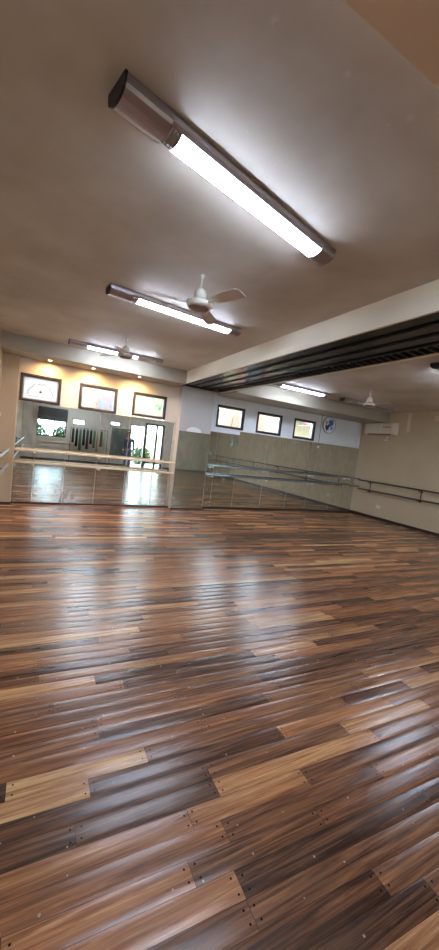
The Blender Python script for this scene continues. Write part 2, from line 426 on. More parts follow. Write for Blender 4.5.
# pilaster at the left corner, column, soffits, beams
mb = MB(); mb.box(XL, -0.41, 7.95, YB, 0, H)
struct('trim_1', mb, M['wall_r'], 'narrow beige pilaster in the left corner beside the mirrors', 'pilaster')
mb = MB(); mb.box(2.90, 3.72, 7.9, YB, 0, 2.90)
struct('trim_2', mb, mat('column_paint', (206, 202, 198), 0.7, noise=0.05, nscale=2.0), 'white column with a mirrored front between the two mirror walls', 'column')
SZ = 2.88
mb = MB(); mb.box(XL, 2.80, 7.48, YB, SZ, H)
struct('trim_3', mb, M['soffit'], 'boxed soffit with downlights above the left windows', 'soffit')
mb = MB(); mb.box(3.90, XR, 7.15, YB, 2.86, H)
struct('trim_4', mb, M['soffit'], 'boxed soffit above the right windows', 'soffit')
# long beam: pale sides, black ribbed underside
BX0, BX1, BZ = 2.80, 3.90, 2.90
mb = MB(); mb.box(BX0, BX1, YF, YB, BZ + 0.05, H); mb.box(BX0, BX0 + 0.03, YF, YB, BZ, BZ + 0.05); mb.box(BX1 - 0.03, BX1, YF, YB, BZ, BZ + 0.05)
bo = struct('trim_5', mb, M['beam'], 'deep cream ceiling beam running from the column towards the viewer', 'beam')
mb = MB(); mb.mi = 0; mb.box(BX0 + 0.03, BX1 - 0.03, YF, YB, BZ + 0.03, BZ + 0.05)
mb.build('underside_panel', M['black_gloss'], bo)['label'] = 'glossy black underside panel'
mb = MB()
for k in range(5):
    x = BX0 + 0.04 + k * (BX1 - BX0 - 0.10) / 4
    mb.box(x, x + 0.022, YF, YB - 0.2, BZ + 0.012, BZ + 0.03)
y = YF + .05
while y < 7.8:
    mb.box(BX1 - 0.20, BX1 - 0.05, y, y + 0.025, BZ + 0.008, BZ + 0.03); y += 0.11
mb.build('rib', M['black'], bo)['label'] = 'black lengthwise ribs with short cross slats along one edge'
# crossbeam overhead, its peach colour stands for warm light on it
mb = MB(); mb.box(0.0, BX0, -0.5, 0.985, 3.02, H)
struct('trim_6', mb, M['peach'], 'crossbeam overhead at the top right, coloured peach for the warm light on it', 'beam')

# baseboards
mb = MB(); mb.box(XR - 0.018, XR, YF, YB - .02, 0.0, 0.085)
struct('baseboard_right', mb, M['dark_wood'], 'dark wooden baseboard along the right wall', 'baseboard')
mb = MB(); mb.box(XL, -0.40, 7.93, 7.95, 0.0, 0.05)
mb.box(-0.41, 2.90, YB - 0.03, YB, 0.0, 0.035); mb.box(2.89, 3.73, 7.875, 7.9, 0.0, 0.035); mb.box(3.72, XR - .02, YB - 0.03, YB, 0.0, 0.05)
struct('baseboard_back', mb, M['dark_wood'], 'thin dark wooden strip under the mirrors', 'baseboard')
mb = MB(); mb.box(XL, XL + 0.018, YF, 7.9, 0.0, 0.08)
struct('baseboard_left', mb, M['dark_wood'], 'dark wooden baseboard along the left wall', 'baseboard')
mb = MB(); mb.box(XL + .02, RW['door'][0] - .06, YF, YF + 0.018, 0, 0.08); mb.box(RW['glazed'][1] + .06, XR - .02, YF, YF + 0.018, 0, 0.08)
struct('baseboard_front', mb, M['dark_wood'], 'dark wooden baseboard along the wall opposite the mirrors', 'baseboard')

# ------------------------------------------------------------------ windows
def window(i, a, b_, z0, z1, fm, label, film=False, frame_w=0.05):
    root = thing('window_%d' % i, label, 'window', ((a + b_) / 2, YB, z0), 0, None, 'structure')
    hw = (b_ - a) / 2; hh = z1 - z0
    f = MB()
    for (x0, x1, c0, c1) in ((-hw, -hw + frame_w, 0, hh), (hw - frame_w, hw, 0, hh), (-hw + frame_w, hw - frame_w, 0, frame_w), (-hw + frame_w, hw - frame_w, hh - frame_w, hh)):
        f.bbox(x0, x1, -0.018, 0.07, c0, c1, 0.005)
    f.build('window_frame', fm, root)
    g = MB(); q = frame_w; s_ = 0.018
    for (x0, x1, c0, c1) in ((-hw + q, -hw + q + s_, q, hh - q), (hw - q - s_, hw - q, q, hh - q), (-hw + q + s_, hw - q - s_, q, q + s_), (-hw + q + s_, hw - q - s_, hh - q - s_, hh - q)):
        g.box(x0, x1, 0.02, 0.06, c0, c1)
    g.build('sash', M['gasket'], root)
    p = MB(); p.box(-hw + q + s_, hw - q - s_, 0.034, 0.038, q + s_, hh - q - s_)
    p.build('pane', M['film'] if film else M['glass'], root)
    if film:   # arched line of small illegible letters around a rosette, with a rule below
        t = MB(); R = 0.205; cx, cz = 0.0, 0.14
        n = 17
        rr = random.Random(3)
        for k in range(n):
            if k in (6, 11): continue
            th = PI - (k + 0.5) * PI / n; ht = 0.044
            c_, s2 = math.cos(th), math.sin(th)
            for dx in (-0.010, 0.010):
                pts = []
                w_ = 0.0042
                for (u, v) in ((dx - w_, 0), (dx + w_, 0), (dx + w_, ht), (dx - w_, ht)):
                    pts.append((cx + c_ * (R + v) + s2 * u, cz + s2 * (R + v) - c_ * u))
                t.prism(pts, 0.031, 0.033)
            v0 = rr.choice([0.0, ht * 0.45, ht * 0.85])
            pts = [(cx + c_ * (R + v) + s2 * u, cz + s2 * (R + v) - c_ * u) for (u, v) in ((-0.011, v0), (0.011, v0), (0.011, v0 + 0.008), (-0.011, v0 + 0.008))]
            t.prism(pts, 0.031, 0.033)
        # thin arc under the letters
        for k in range(24):
            t0, t1 = k * PI / 24, (k + 1) * PI / 24
            t.prism([(cx + math.cos(a_) * r_, cz + math.sin(a_) * r_) for a_, r_ in ((t0, .168), (t0, .174), (t1, .174), (t1, .168))], 0.031, 0.033)
        for k in range(8):   # rosette
            a_ = k * PI / 4; px, pz = cx + 0.018 * math.cos(a_), cz + 0.075 + 0.018 * math.sin(a_)
            t.prism([(px + 0.011 * math.cos(j * PI / 4), pz + 0.011 * math.sin(j * PI / 4)) for j in range(8)], 0.0305, 0.033)
        t.prism([(cx + 0.012 * math.cos(j * PI / 4), cz + 0.075 + 0.012 * math.sin(j * PI / 4)) for j in range(8)], 0.0305, 0.033)
        t.prism([(-0.225, 0.118), (0.225, 0.118), (0.225, 0.126), (-0.225, 0.126)], 0.031, 0.033)
        t.prism([(-0.225, 0.106), (0.225, 0.106), (0.225, 0.109), (-0.225, 0.109)], 0.031, 0.033)
        t.build('lettering', M['print'], root)
    return root
window(1, *WIN_L[0], WZ0, WZ1, M['frame_brown'], 'leftmost high window with frosted film printed with an arch of red-brown lettering', True)
window(2, *WIN_L[1], WZ0, WZ1, M['frame_brown'], 'brown framed high window showing an arched doorway outside')
window(3, *WIN_L[2], WZ0 + .02, WZ1 + .015, M['frame_brown'], 'brown framed high window with green palm leaves outside, nearest the column on its left')
window(4, *WIN_R[0], WZ0 + .04, WZ1 + .06, M['frame_black'], 'black framed high window just right of the column')
window(5, *WIN_R[1], WZ0 + .04, WZ1 + .06, M['frame_black'], 'middle one of the three black framed high windows')
window(6, *WIN_R[2], WZ0 + .04, WZ1 + .06, M['frame_black'], 'black framed high window beside the round plaque, red awning outside')

# ------------------------------------------------------------------ mirrors
def mirror(x0, x1, y, z0, z1, m, label, group, arch=False):
    th = 0.006
    o = MB()
    if arch:
        cx = (x0 + x1) / 2; w_ = 0.21; pts = [(x0, z0), (x1, z0), (x1, z1)]
        o.prism(pts + [(x0, z1)], y - th, y)
    else: o.box(x0 + 0.0025, x1 - 0.0025, y - th, y, z0, z1)
    ob = o.build('wall_mirror', m)
    return tag(ob, label, 'mirror', group)
xs = [-0.405, -0.04, 0.53, 1.16, 1.80, 2.42, 2.895]
lab = ['narrow mirror panel at the far left beside the beige pilaster', 'stained mirror panel under the leftmost window, second from the left',
       'stained mirror panel below the gap between the first two windows', 'mirror panel under the window with the arched doorway',
       'mirror panel that shows the standing person and bright doorway', 'mirror panel at the right end of the left wall, against the column']
for i in range(6):
    mirror(xs[i] , xs[i + 1], YB, 0.035, 2.035, M['mirror_stain'] if i in (1, 2) else M['mirror_l'], lab[i], 'mirror panels left of the column')
mirror(2.905, 3.715, 7.9, 0.035, 1.87, M['mirror_old'], 'cloudy greenish mirror on the front of the column', 'mirror panels around the column')
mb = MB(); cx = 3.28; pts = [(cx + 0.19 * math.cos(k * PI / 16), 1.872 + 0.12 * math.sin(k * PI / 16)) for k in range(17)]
mb.prism(pts, 7.88, 7.9)  # white plate stands for a reflected glow, no real panel here
tag(mb.build('arched_glow_panel', mat('arch_glow_white', (250, 252, 252), 0.4)), 'pale half-round plate standing for a glow reflected above the column mirror', 'panel')
xr = [3.722, 4.02, 4.66, 5.54, 6.40, 7.14, 8.05, XR - 0.003]
lab = ['tarnished narrow mirror strip just right of the column', 'tarnished spotted mirror panel under the window nearest the column',
       'dusty mirror panel between the first and second black framed windows', 'dusty mirror panel under the middle black framed window',
       'dusty mirror panel under the left half of the third black framed window', 'dusty mirror panel under the round plaque',
       'dusty mirror panel in the corner by the air conditioner']
for i in range(7):
    mirror(xr[i], xr[i + 1], YB, 0.05, 1.96 if i < 2 else 2.055, M['mirror_spot'] if i < 2 else M['mirror_r'], lab[i], 'mirror panels right of the column')
# cool-white band at the right windows is light put into the wall colour

# ------------------------------------------------------------------ ballet barres
def barre_x(x0, x1, y, zs, wall_y, brx, m, label, square=False, r=0.021):
    root = thing('ballet_barre', label, 'barre', ((x0 + x1) / 2, y, 0.0)); ox, oy = (x0 + x1) / 2, y
    for z in zs:
        b = MB()
        if square: b.bbox(x0 - ox, x1 - ox, -0.022, 0.022, z - 0.022, z + 0.022, 0.010)
        else: b.tube([(x0 - ox, 0, z), (x1 - ox, 0, z)], r, 14)
        b.build('rail', m, root)
    for bx in brx:
        X = bx - ox
        for z in zs:
            k = MB()
            k.lathe([(0.0, wall_y - oy), (0.038, wall_y - oy), (0.038, wall_y - oy - 0.008), (0.012, wall_y - oy - 0.012), (0.012, 0.012)], 16, (X, 0, z - 0.045), 'y')
            k.tube([(X, 0.02, z - 0.045), (X, 0.0, z - 0.05), (X, -0.012, z - 0.036), (X, -0.004, z - 0.018)], 0.010, 8)
            k.build('bracket', M['bracket'], root)
    return root
barre_x(-0.385, 2.87, 7.86, (1.10, 0.862), YB - .006, (-0.06, 1.21, 2.55), M['rail_wood'], 'pale wooden double barre across the mirrors left of the column', True)
barre_x(3.73, 9.04, 7.88, (1.115, 0.885), YB - .006, (3.90, 5.55, 7.15, 8.6), M['rail_steel'], 'blue-grey double barre across the mirrors right of the column', False, 0.021)
def barre_y(x, y0, y1, zs, wall_x, bry, m, label, r=0.022):
    root = thing('ballet_barre', label, 'barre', (x, (y0 + y1) / 2, 0.0)); oy = (y0 + y1) / 2
    s_ = 1 if wall_x > x else -1
    for z in zs:
        MB().tube([(0, y0 - oy, z), (0, y1 - oy, z)], r, 14).build('rail', m, root)
    for by in bry:
        k = MB(); Y = by - oy; wx = wall_x - x
        for z in zs:
            k.lathe([(0.0, wx), (0.035, wx), (0.035, wx - s_ * 0.008), (0.011, wx - s_ * 0.01), (0.011, s_ * 0.012)], 14, (0, Y, z - 0.04), 'x')
            k.tube([(s_ * 0.02, Y, z - 0.04), (0, Y, z - 0.045), (-s_ * 0.01, Y, z - 0.03)], 0.009, 8)
        k.tube([(wx - s_ * 0.012, Y, zs[0]), (wx - s_ * 0.012, Y, zs[1] - 0.08)], 0.012, 8)
        k.build('bracket', M['rail_dark'], root)
    return root
barre_y(8.93, -2.4, 7.80, (1.09, 0.825), XR, (-1.8, 0.2, 2.1, 4.0, 5.83, 7.45), M['rail_dark'], 'dark steel double barre along the beige right wall')
barre_y(-0.47, 1.2, 7.6, (1.10, 0.82), XL, (1.6, 4.4, 7.2), M['rail_steel'], 'steel double barre along the left wall, only its ends showing at the left edge')
# rear barres
o = barre_x(0.1, 3.1, -2.82, (1.12, 0.9), YF, (0.4, 1.6, 2.8), M['rail_wood'], 'pale double barre on the wall opposite, seen in the left mirrors', True)
# the brackets of the rear barre face the other way
for ch in o.children:
    if ch.name.startswith('bracket'): pass

# ------------------------------------------------------------------ ceiling lights
def fixture(L_, lit):
    root = thing('ceiling_light', 'x', 'light')
    hw, hh = 0.084, 0.068
    prof = []
    for k in range(13):      # half-oval body hanging from the ceiling, open in the middle of its underside
        t = PI * k / 12; prof.append((-hw * math.cos(t) , -0.015 - hh * math.sin(t) ** 0.75 if 0 < k < 12 else -0.015))
    full = [(-hw, 0)] + prof + [(hw, 0)]
    hL = L_ / 2; l0, l1 = lit
    for (a, b_) in ((-hL + .004, l0), (l1, hL - .004)):
        MB().prism(full, a, b_, 'x').build('housing', M['alu'], root)
    # side cheeks along the lens
    for s_ in (-1, 1):
        q = [(s_ * hw, 0), (s_ * hw, -0.016), (s_ * (hw - 0.006), -0.034), (s_ * (hw - 0.022), -0.050), (s_ * (hw - 0.026), -0.048), (s_ * (hw - 0.012), -0.02), (s_ * (hw - 0.008), 0)]
        MB().prism(q, l0, l1, 'x').build('side_cheek', M['alu'], root)
    lens = [(-hw + 0.022, -0.038), (-hw + 0.027, -0.060), (-0.034, -0.075), (0, -0.079), (0.034, -0.075), (hw - 0.027, -0.060), (hw - 0.022, -0.038)]
    MB().prism(lens, l0 + 0.075, l1, 'x').build('lens', M['tube'], root)
    lv = MB()
    for k in range(4):
        x = l0 + 0.006 + k * 0.019
        lv.prism([(p[0], p[1]) for p in lens], x, x + 0.005, 'x')
    lv.prism([(-0.06, -0.03), (0.06, -0.03), (0.05, -0.045), (-0.05, -0.045)], l0, l0 + 0.075, 'x')
    lv.build('louvre', M['louvre'], root)
    big = [(p[0] * 1.04, p[1] * 1.04) for p in full]
    MB().prism(big, -hL - 0.006, -hL + 0.006, 'x').build('end_cap', M['navy'], root)['label'] = 'dark navy end cap'
    MB().prism(big, hL - 0.006, hL + 0.006, 'x').build('end_cap', M['alu'], root)
    return root
def place_fixture(o, a, b_, label):
    a, b_ = Vector(a), Vector(b_); m = (a + b_) / 2; d = b_ - a
    o.location = (m.x, m.y, H); o.rotation_euler = (0, 0, math.atan2(d.y, d.x)); o['label'] = label
    o['group'] = 'tube lights on the ceiling'
f0 = fixture(1.70, (-0.60, 0.70))
f_off = copy_tree(f0)
place_fixture(f0, (0.215, 1.83), (1.85, 2.25), 'nearest and largest lit tube light, crossing the ceiling at the top')
f = copy_tree(f0); place_fixture(f, (0.535, 4.12), (2.27, 4.30), 'lit tube light beside the middle ceiling fan')
f = copy_tree(f0); place_fixture(f, (0.33, 7.02), (2.10, 7.00), 'lit tube light in front of the left soffit, partly hidden by a fan')
f = copy_tree(f0); place_fixture(f, (4.35, 6.60), (6.12, 6.62), 'lit tube light in front of the right soffit')
for ch in f_off.children:
    if ch.name.startswith('lens'): ch.data = ch.data.copy(); ch.data.materials[0] = M['tube_dim']
place_fixture(f_off, (6.58, 6.66), (8.36, 6.56), 'unlit tube light behind the far ceiling fan, next to the corner')
f = copy_tree(f0); place_fixture(f, (4.98, 3.30), (6.70, 3.62), 'lit tube light in the right bay, only its dark end showing at the right edge')

f = copy_tree(f0); place_fixture(f, (0.55, -1.55), (2.25, -1.45), 'added unseen fill light in the left bay behind the peach crossbeam')  # extra fixture out of view, added to brighten the rear of the room
f = copy_tree(f0); place_fixture(f, (5.1, -0.75), (6.82, -0.65), 'added unseen fill light in the right bay behind the viewer')  # second unseen fixture, added to lift the right bay

# ------------------------------------------------------------------ ceiling fans
def fan():
    root = thing('ceiling_fan', 'x', 'ceiling fan')
    MB().lathe([(0.0, 0), (0.022, 0), (0.020, -0.02), (0.011, -0.04), (0.0095, -0.05), (0.0095, -0.13), (0.0, -0.13)], 16).build('down_rod', M['fan_white'], root)
    MB().lathe([(0.0, -0.118), (0.022, -0.118), (0.046, -0.14), (0.058, -0.165), (0.062, -0.225), (0.0, -0.225)], 28).build('motor_hood', M['fan_white'], root)
    MB().lathe([(0.0, -0.225), (0.06, -0.225), (0.06, -0.240), (0.0, -0.240)], 28).build('band', M['fan_band'], root)['label'] = 'black band'
    MB().lathe([(0.0, -0.240), (0.09, -0.240), (0.122, -0.252), (0.128, -0.27), (0.118, -0.292), (0.098, -0.300), (0.0, -0.296)], 32).build('motor_housing', M['fan_white'], root)
    MB().lathe([(0.0, -0.2965), (0.095, -0.3005), (0.088, -0.308), (0.05, -0.313), (0.0, -0.314)], 32).build('base_plate', M['fan_under'], root)['label'] = 'brown underside plate'
    for k in range(3):
        a = math.radians(k * 120); ca, sa = math.cos(a), math.sin(a)
        b = MB(); vs = []; fs = []; N = 9
        for i in range(N):
            t = i / (N - 1); r = 0.20 + t * 0.32; wd = 0.045 + 0.025 * math.sin(t * PI * 0.6)
            if i == N - 1: wd *= 0.72
            for s_, zz in ((-1, 0.010), (1, -0.010)):
                for dz in (0.0015, -0.0015):
                    x, y = r, s_ * wd
                    vs.append((x * ca - y * sa, x * sa + y * ca, -0.262 + zz + dz))
        for i in range(N - 1):
            o = i * 4
            fs += [(o, o + 4, o + 6, o + 2), (o + 1, o + 3, o + 7, o + 5), (o, o + 1, o + 5, o + 4), (o + 2, o + 6, o + 7, o + 3)]
        fs += [(0, 2, 3, 1), (4 * N - 4, 4 * N - 3, 4 * N - 1, 4 * N - 2)]
        b.add(vs, fs); bl = b.build('blade', M['blade'], root)
        b = MB(); vs = []
        b.tube([(0.11 * ca, 0.11 * sa, -0.265), (0.16 * ca, 0.16 * sa, -0.268), (0.24 * ca, 0.24 * sa, -0.266)], [0.012, 0.009, 0.012], 8)
        b.build('blade_arm', M['fan_white'], bl)
    return root
fn = fan(); fn['group'] = 'ceiling fans'
fn.location = (1.25, 3.22, H); fn.rotation_euler.z = math.radians(-70); fn['label'] = 'white ceiling fan beside the middle tube light'
g = copy_tree(fn); g.location = (1.165, 6.03, H); g.rotation_euler.z = math.radians(5); g['label'] = 'white ceiling fan above the left windows'
g = copy_tree(fn); g.location = (6.33, 5.56, H); g.rotation_euler.z = math.radians(35); g['label'] = 'white ceiling fan in the right bay near the air conditioner'

# ------------------------------------------------------------------ downlights in the left soffit
def downlight():
    root = thing('downlight', 'x', 'light')
    MB().lathe([(0.030, 0.0), (0.045, 0.0), (0.045, -0.005), (0.032, -0.007), (0.030, 0.0)], 24).build('trim_ring', M['bracket'], root)
    MB().lathe([(0.0, -0.002), (0.030, -0.002), (0.030, -0.001), (0.0, -0.001)], 24).build('lens', M['down'], root)
    return root
dl = downlight(); spots = [(0.108, 7.86, 'round downlight in the soffit above the leftmost window'), (0.90, 7.80, 'round downlight in the soffit above the second window'), (1.83, 7.74, 'round downlight in the soffit above the third window')]
for i, (x, y, lb) in enumerate(spots):
    d = dl if i == 0 else copy_tree(dl)
    d.location = (x, y, SZ); d['label'] = lb; d['group'] = 'soffit downlights'
    ld = bpy.data.lights.new('downlight_beam', 'SPOT'); ld.energy = SPOT_W; ld.color = (1.0, 0.60, 0.26); ld.spot_size = math.radians(160); ld.spot_blend = 0.9; ld.shadow_soft_size = 0.03
    lo = bpy.data.objects.new('downlight_beam', ld); COL.objects.link(lo); lo.parent = d; lo.location = (0, 0, -0.012); lo.rotation_euler = (math.radians(12), 0, 0)

# ------------------------------------------------------------------ air conditioner, plaque, switches
ac = thing('air_conditioner', 'beige split air conditioner high on the right wall by the corner', 'air conditioner', (XR, 7.30, 2.50))
prof = [(0, 0.0), (-0.13, 0.0), (-0.19, 0.03), (-0.215, 0.09), (-0.215, 0.30), (-0.18, 0.345), (0, 0.35)]
MB().prism(prof, -0.50, 0.50, 'y').build('casing', M['ac'], ac)
a2 = MB(); a2.prism([(-0.13, -0.001), (-0.135, -0.006), (-0.197, 0.026), (-0.19, 0.031)], -0.40, 0.40, 'y'); a2.build('louvre_flap', M['ac_dark'], ac)
MB().bbox(-0.221, -0.214, -0.10, -0.08, 0.03, 0.32, 0.002).build('seam_strip', M['plastic'], ac)
MB().bbox(-0.221, -0.214, -0.49, -0.455, 0.06, 0.30, 0.002).build('side_panel', M['plastic'], ac)
MB().bbox(-0.219, -0.213, -0.40, -0.14, 0.20, 0.235, 0.002).build('display_strip', M['grey_plastic'], ac)

pl = thing('round_plaque', 'round plaque with blue, pink and white shapes beside the last window', 'plaque', (7.66, YB, 2.615))
def disc(mb, cx, cz, r, y0, y1, n=32): mb.prism([(cx + r * math.cos(2 * PI * k / n), cz + r * math.sin(2 * PI * k / n)) for k in range(n)], y0, y1)
q = MB(); disc(q, 0, 0, 0.235, -0.028, 0.0); q.build('backing', mat('plaque_white', (236, 238, 244), 0.3), pl)
MB().lathe([(0.232, -0.028), (0.232, -0.036), (0.246, -0.036), (0.246, 0.0)], 36, (0, 0, 0), 'y').build('rim', M['grey_plastic'], pl)
for (cx, cz, r, c_) in ((0.06, 0.07, 0.115, (52, 120, 190)), (-0.07, -0.08, 0.10, (90, 40, 80)), (0.10, -0.08, 0.07, (120, 170, 220)), (-0.12, 0.07, 0.06, (220, 150, 170)), (0.0, 0.16, 0.035, (150, 190, 220)), (-0.01, -0.01, 0.04, (30, 50, 110))):
    q = MB(); pts = [(cx + r * (0.8 + 0.3 * math.sin(k * 2.3 + cx * 40)) * math.cos(2 * PI * k / 18), cz + r * (0.8 + 0.3 * math.cos(k * 1.9)) * math.sin(2 * PI * k / 18)) for k in range(18)]
    q.prism(pts, -0.031 - r * 0.02, -0.028); q.build('painted_shape', mat('plaque_paint', c_, 0.4), pl)
pc = thing('pull_cord', 'thin dark cord with a white knob hanging left of the round plaque', 'cord', (7.21, 7.93, 2.86))
MB().tube([(0, 0, 0), (0.004, 0, -0.3), (0, 0, -0.90)], 0.006, 8).build('cord', M['rail_dark'], pc)
MB().lathe([(0.0, -0.89), (0.018, -0.90), (0.034, -0.93), (0.030, -0.965), (0.0, -0.975)], 16).build('knob', M['plastic'], pc)

hk = thing('wall_hook', 'small white inverted-T bracket under the air conditioner', 'bracket', (XR, 7.12, 2.34))
MB().bbox(-0.018, 0, -0.012, 0.012, 0.02, 0.14, 0.003).build('stem', M['plastic'], hk)
MB().bbox(-0.05, 0, -0.075, 0.075, 0.0, 0.028, 0.006).build('foot_plate', M['plastic'], hk)
def outlet(name, label, cat, loc, w_, h_, rz, m=M['plastic']):
    t = thing(name, label, cat, loc, rz)       # local -Y faces the room
    MB().bbox(-w_ / 2, w_ / 2, -0.010, 0, -h_ / 2, h_ / 2, 0.004).build('cover_plate', m, t)
    for s_ in (-1, 1):
        MB().bbox(s_ * w_ * .22 - 0.014, s_ * w_ * .22 + 0.014, -0.014, -0.009, -0.018, 0.018, 0.003).build('socket', M['grey_plastic'], t)
    return t
outlet('wall_outlet', 'white double wall outlet low on the right wall near the corner', 'outlet', (XR, 7.08, 0.385), 0.14, 0.09, -PI / 2)
tag(MB().bbox(XR - 0.004, XR, 6.45, 6.56, 2.62, 3.12, 0.001).build('paint_patch', M['patch']), 'tall pale strip of tape on the right wall beside the air conditioner', 'tape')
tag(MB().bbox(XR - 0.004, XR, 5.62, 5.80, 2.90, 3.04, 0.001).build('paint_patch', M['patch']), 'small pale patch high on the right wall at the picture edge', 'patch')
sw = thing('switch_box', 'grey switch box on the left wall at the left edge', 'switch', (XL, 7.55, 1.72), PI / 2)
MB().bbox(-0.11, 0.11, -0.06, 0, -0.08, 0.08, 0.008).build('housing', M['grey_plastic'], sw)
MB().bbox(-0.03, 0.03, -0.068, -0.058, -0.03, 0.03, 0.003).build('rocker', M['plastic'], sw)
MB().bbox(-0.012, 0.012, -0.02, 0, -0.36, -0.082, 0.003).build('conduit', M['plastic'], sw)

# ------------------------------------------------------------------ things seen only in the mirrors
def rear_frame(name, key, label, cat, m, fw=0.05, mull=(), glass=True, bars=()):
    a, b_, z0, z1 = RW[key]
    root = thing(name, label, cat, ((a + b_) / 2, YF, z0), 0, None, 'structure'); hw = (b_ - a) / 2; hh = z1 - z0
    f = MB()
    f.bbox(-hw, -hw + fw, -0.12, 0.02, 0, hh, .004); f.bbox(hw - fw, hw, -0.12, 0.02, 0, hh, .004); f.bbox(-hw + fw, hw - fw, -0.12, 0.02, hh - fw, hh, .004)
    if z0 > 0.1: f.bbox(-hw + fw, hw - fw, -0.12, 0.02, 0, fw, .004)
    for u in mull: f.bbox(u - fw / 2, u + fw / 2, -0.10, 0.0, 0.0, hh - fw, .004)
    for u in bars: f.bbox(-hw + fw, hw - fw, -0.10, 0.0, u - fw / 2, u + fw / 2, .004)
    f.build('window_frame' if cat == 'window' else 'door_frame', m, root)
    if glass:
        MB().box(-hw + fw, hw - fw, -0.06, -0.054, fw, hh - fw).build('pane', M['glass'], root)
    return root
rear_frame('window_7', 'garden', 'wide window onto the garden, reflected in the left mirrors', 'window', M['door_paint'], 0.05, (0.1,))
rear_frame('window_8', 'small', 'small bright window reflected above the clothes rack', 'window', M['door_paint'], 0.035)
rear_frame('window_9', 'transom', 'narrow bright window reflected above the slate board', 'window', M['door_paint'], 0.035)
rear_frame('door_1', 'door', 'open bright doorway reflected behind the standing person', 'door', M['door_paint'], 0.045, (), False)
g = rear_frame('door_2', 'glazed', 'dark framed glazed door reflected next to the bright doorway', 'door', M['door_paint'], 0.11, (0.12,), True, (0.26, ))
bx = thing('roller_shutter_box', 'dark box over the garden window, seen in the left mirrors', 'shutter box', (0.55, YF, 1.96))
MB().bbox(-0.66, 0.66, 0.0, 0.22, 0.0, 0.56, 0.01).build('casing', M['frame_black'], bx)
MB().bbox(-0.60, 0.60, 0.22, 0.23, 0.06, 0.14, 0.003).build('front_rail', M['rail_dark'], bx)
bd = thing('slate_board', 'dark green slate board on a stand, reflected left of the person', 'board', (3.80, -2.72, 0.0))
MB().bbox(-0.46, 0.46, -0.012, 0.012, 0.52, 1.93, 0.004).build('panel', M['blackboard'], bd)
fr = MB()
for (x0, x1, z0, z1) in ((-0.49, -0.46, 0.49, 1.96), (0.46, 0.49, 0.49, 1.96), (-0.46, 0.46, 1.93, 1.96), (-0.46, 0.46, 0.49, 0.52)): fr.bbox(x0, x1, -0.02, 0.02, z0, z1, 0.004)
fr.build('frame', M['steel'], bd)
for s_ in (-1, 1):
    MB().tube([(s_ * 0.475, 0, 0.5), (s_ * 0.475, 0, 0.02)], 0.013, 10).build('leg', M['steel'], bd)
    MB().bbox(s_ * 0.475 - 0.02, s_ * 0.475 + 0.02, -0.2, 0.2, 0.0, 0.025, 0.006).build('foot', M['steel'], bd)

rk = thing('clothes_rack', 'steel rail rack hung with clothes, reflected in the left mirrors', 'clothes rack', (2.22, -2.3, 0))
MB().tube([(-0.85, 0, 1.72), (0.85, 0, 1.72)], 0.013, 10).build('rail', M['steel'], rk)
MB().tube([(-0.85, 0, 0.20), (0.85, 0, 0.20)], 0.012, 10).build('lower_rail', M['steel'], rk)
for s_ in (-1, 1):
    MB().tube([(s_ * 0.85, 0, 0.04), (s_ * 0.85, 0, 1.735)], 0.014, 10).build('upright', M['steel'], rk)
    MB().bbox(s_ * 0.85 - 0.02, s_ * 0.85 + 0.02, -0.22, 0.22, 0.0, 0.04, 0.008).build('foot', M['steel'], rk)
cl = [((38, 58, 52), 'dark green garment at the left end of the clothes rack'), ((26, 28, 30), 'black garment next to the dark green one on the rack'),
      ((78, 128, 84), 'green garment between black ones on the rack'), ((24, 24, 26), 'black garment to the right of the first green one'),
      ((60, 70, 66), 'grey garment in the middle of the rack'), ((36, 22, 24), 'dark maroon garment just past the middle of the rack'),
      ((96, 140, 88), 'long light green garment on the rack'), ((206, 178, 138), 'sand coloured garment on the rack'),
      ((58, 84, 66), 'moss green garment near the right end of the rack'), ((216, 214, 186), 'cream garment at the right end of the clothes rack')]
for i, (c_, lb) in enumerate(cl):
    x = 2.22 - 0.74 + i * 0.163
    t = thing('hanging_garment', lb, 'garment', (x, -2.3, 1.74), PI / 2, 'clothes hanging on the rack')
    ln = 0.75 + 0.35 * ((i * 7) % 5) / 4
    cm = mat('cloth', c_, 0.9)
    b = MB(); vs = []; fs = []; N = 20
    rows = [(-0.07, 0.05, 0.03), (-0.10, 0.13, 0.035), (-0.14, 0.21, 0.04), (-0.30, 0.20, 0.045), (-0.6, 0.22, 0.05), (-ln, 0.25, 0.055)]
    for (z, w_, d_) in rows:
        for k in range(N):
            a_ = 2 * PI * k / N; fold = 1 + 0.22 * math.sin(k * 2.5 + z * 6)
            vs.append((w_ * math.cos(a_), d_ * math.sin(a_) * fold, z))
    for r_ in range(len(rows) - 1):
        for k in range(N): fs.append((r_ * N + k, r_ * N + (k + 1) % N, (r_ + 1) * N + (k + 1) % N, (r_ + 1) * N + k))
    fs.append(tuple(range(N))); fs.append(tuple(range(len(rows) * N - 1, (len(rows) - 1) * N - 1, -1)))
    b.add(vs, fs, True); b.build('cloth', cm, t)
    MB().tube([(-0.17, 0, -0.13), (0, 0, -0.055), (0.17, 0, -0.13)], 0.006, 6).build('hanger', M['steel'], t)
    MB().tube([(0, 0, -0.055), (0, 0, -0.02), (0.016, 0, 0.0), (0.0, 0, 0.014), (-0.014, 0, 0.0)], 0.0035, 6).build('hanger_hook', M['steel'], t)

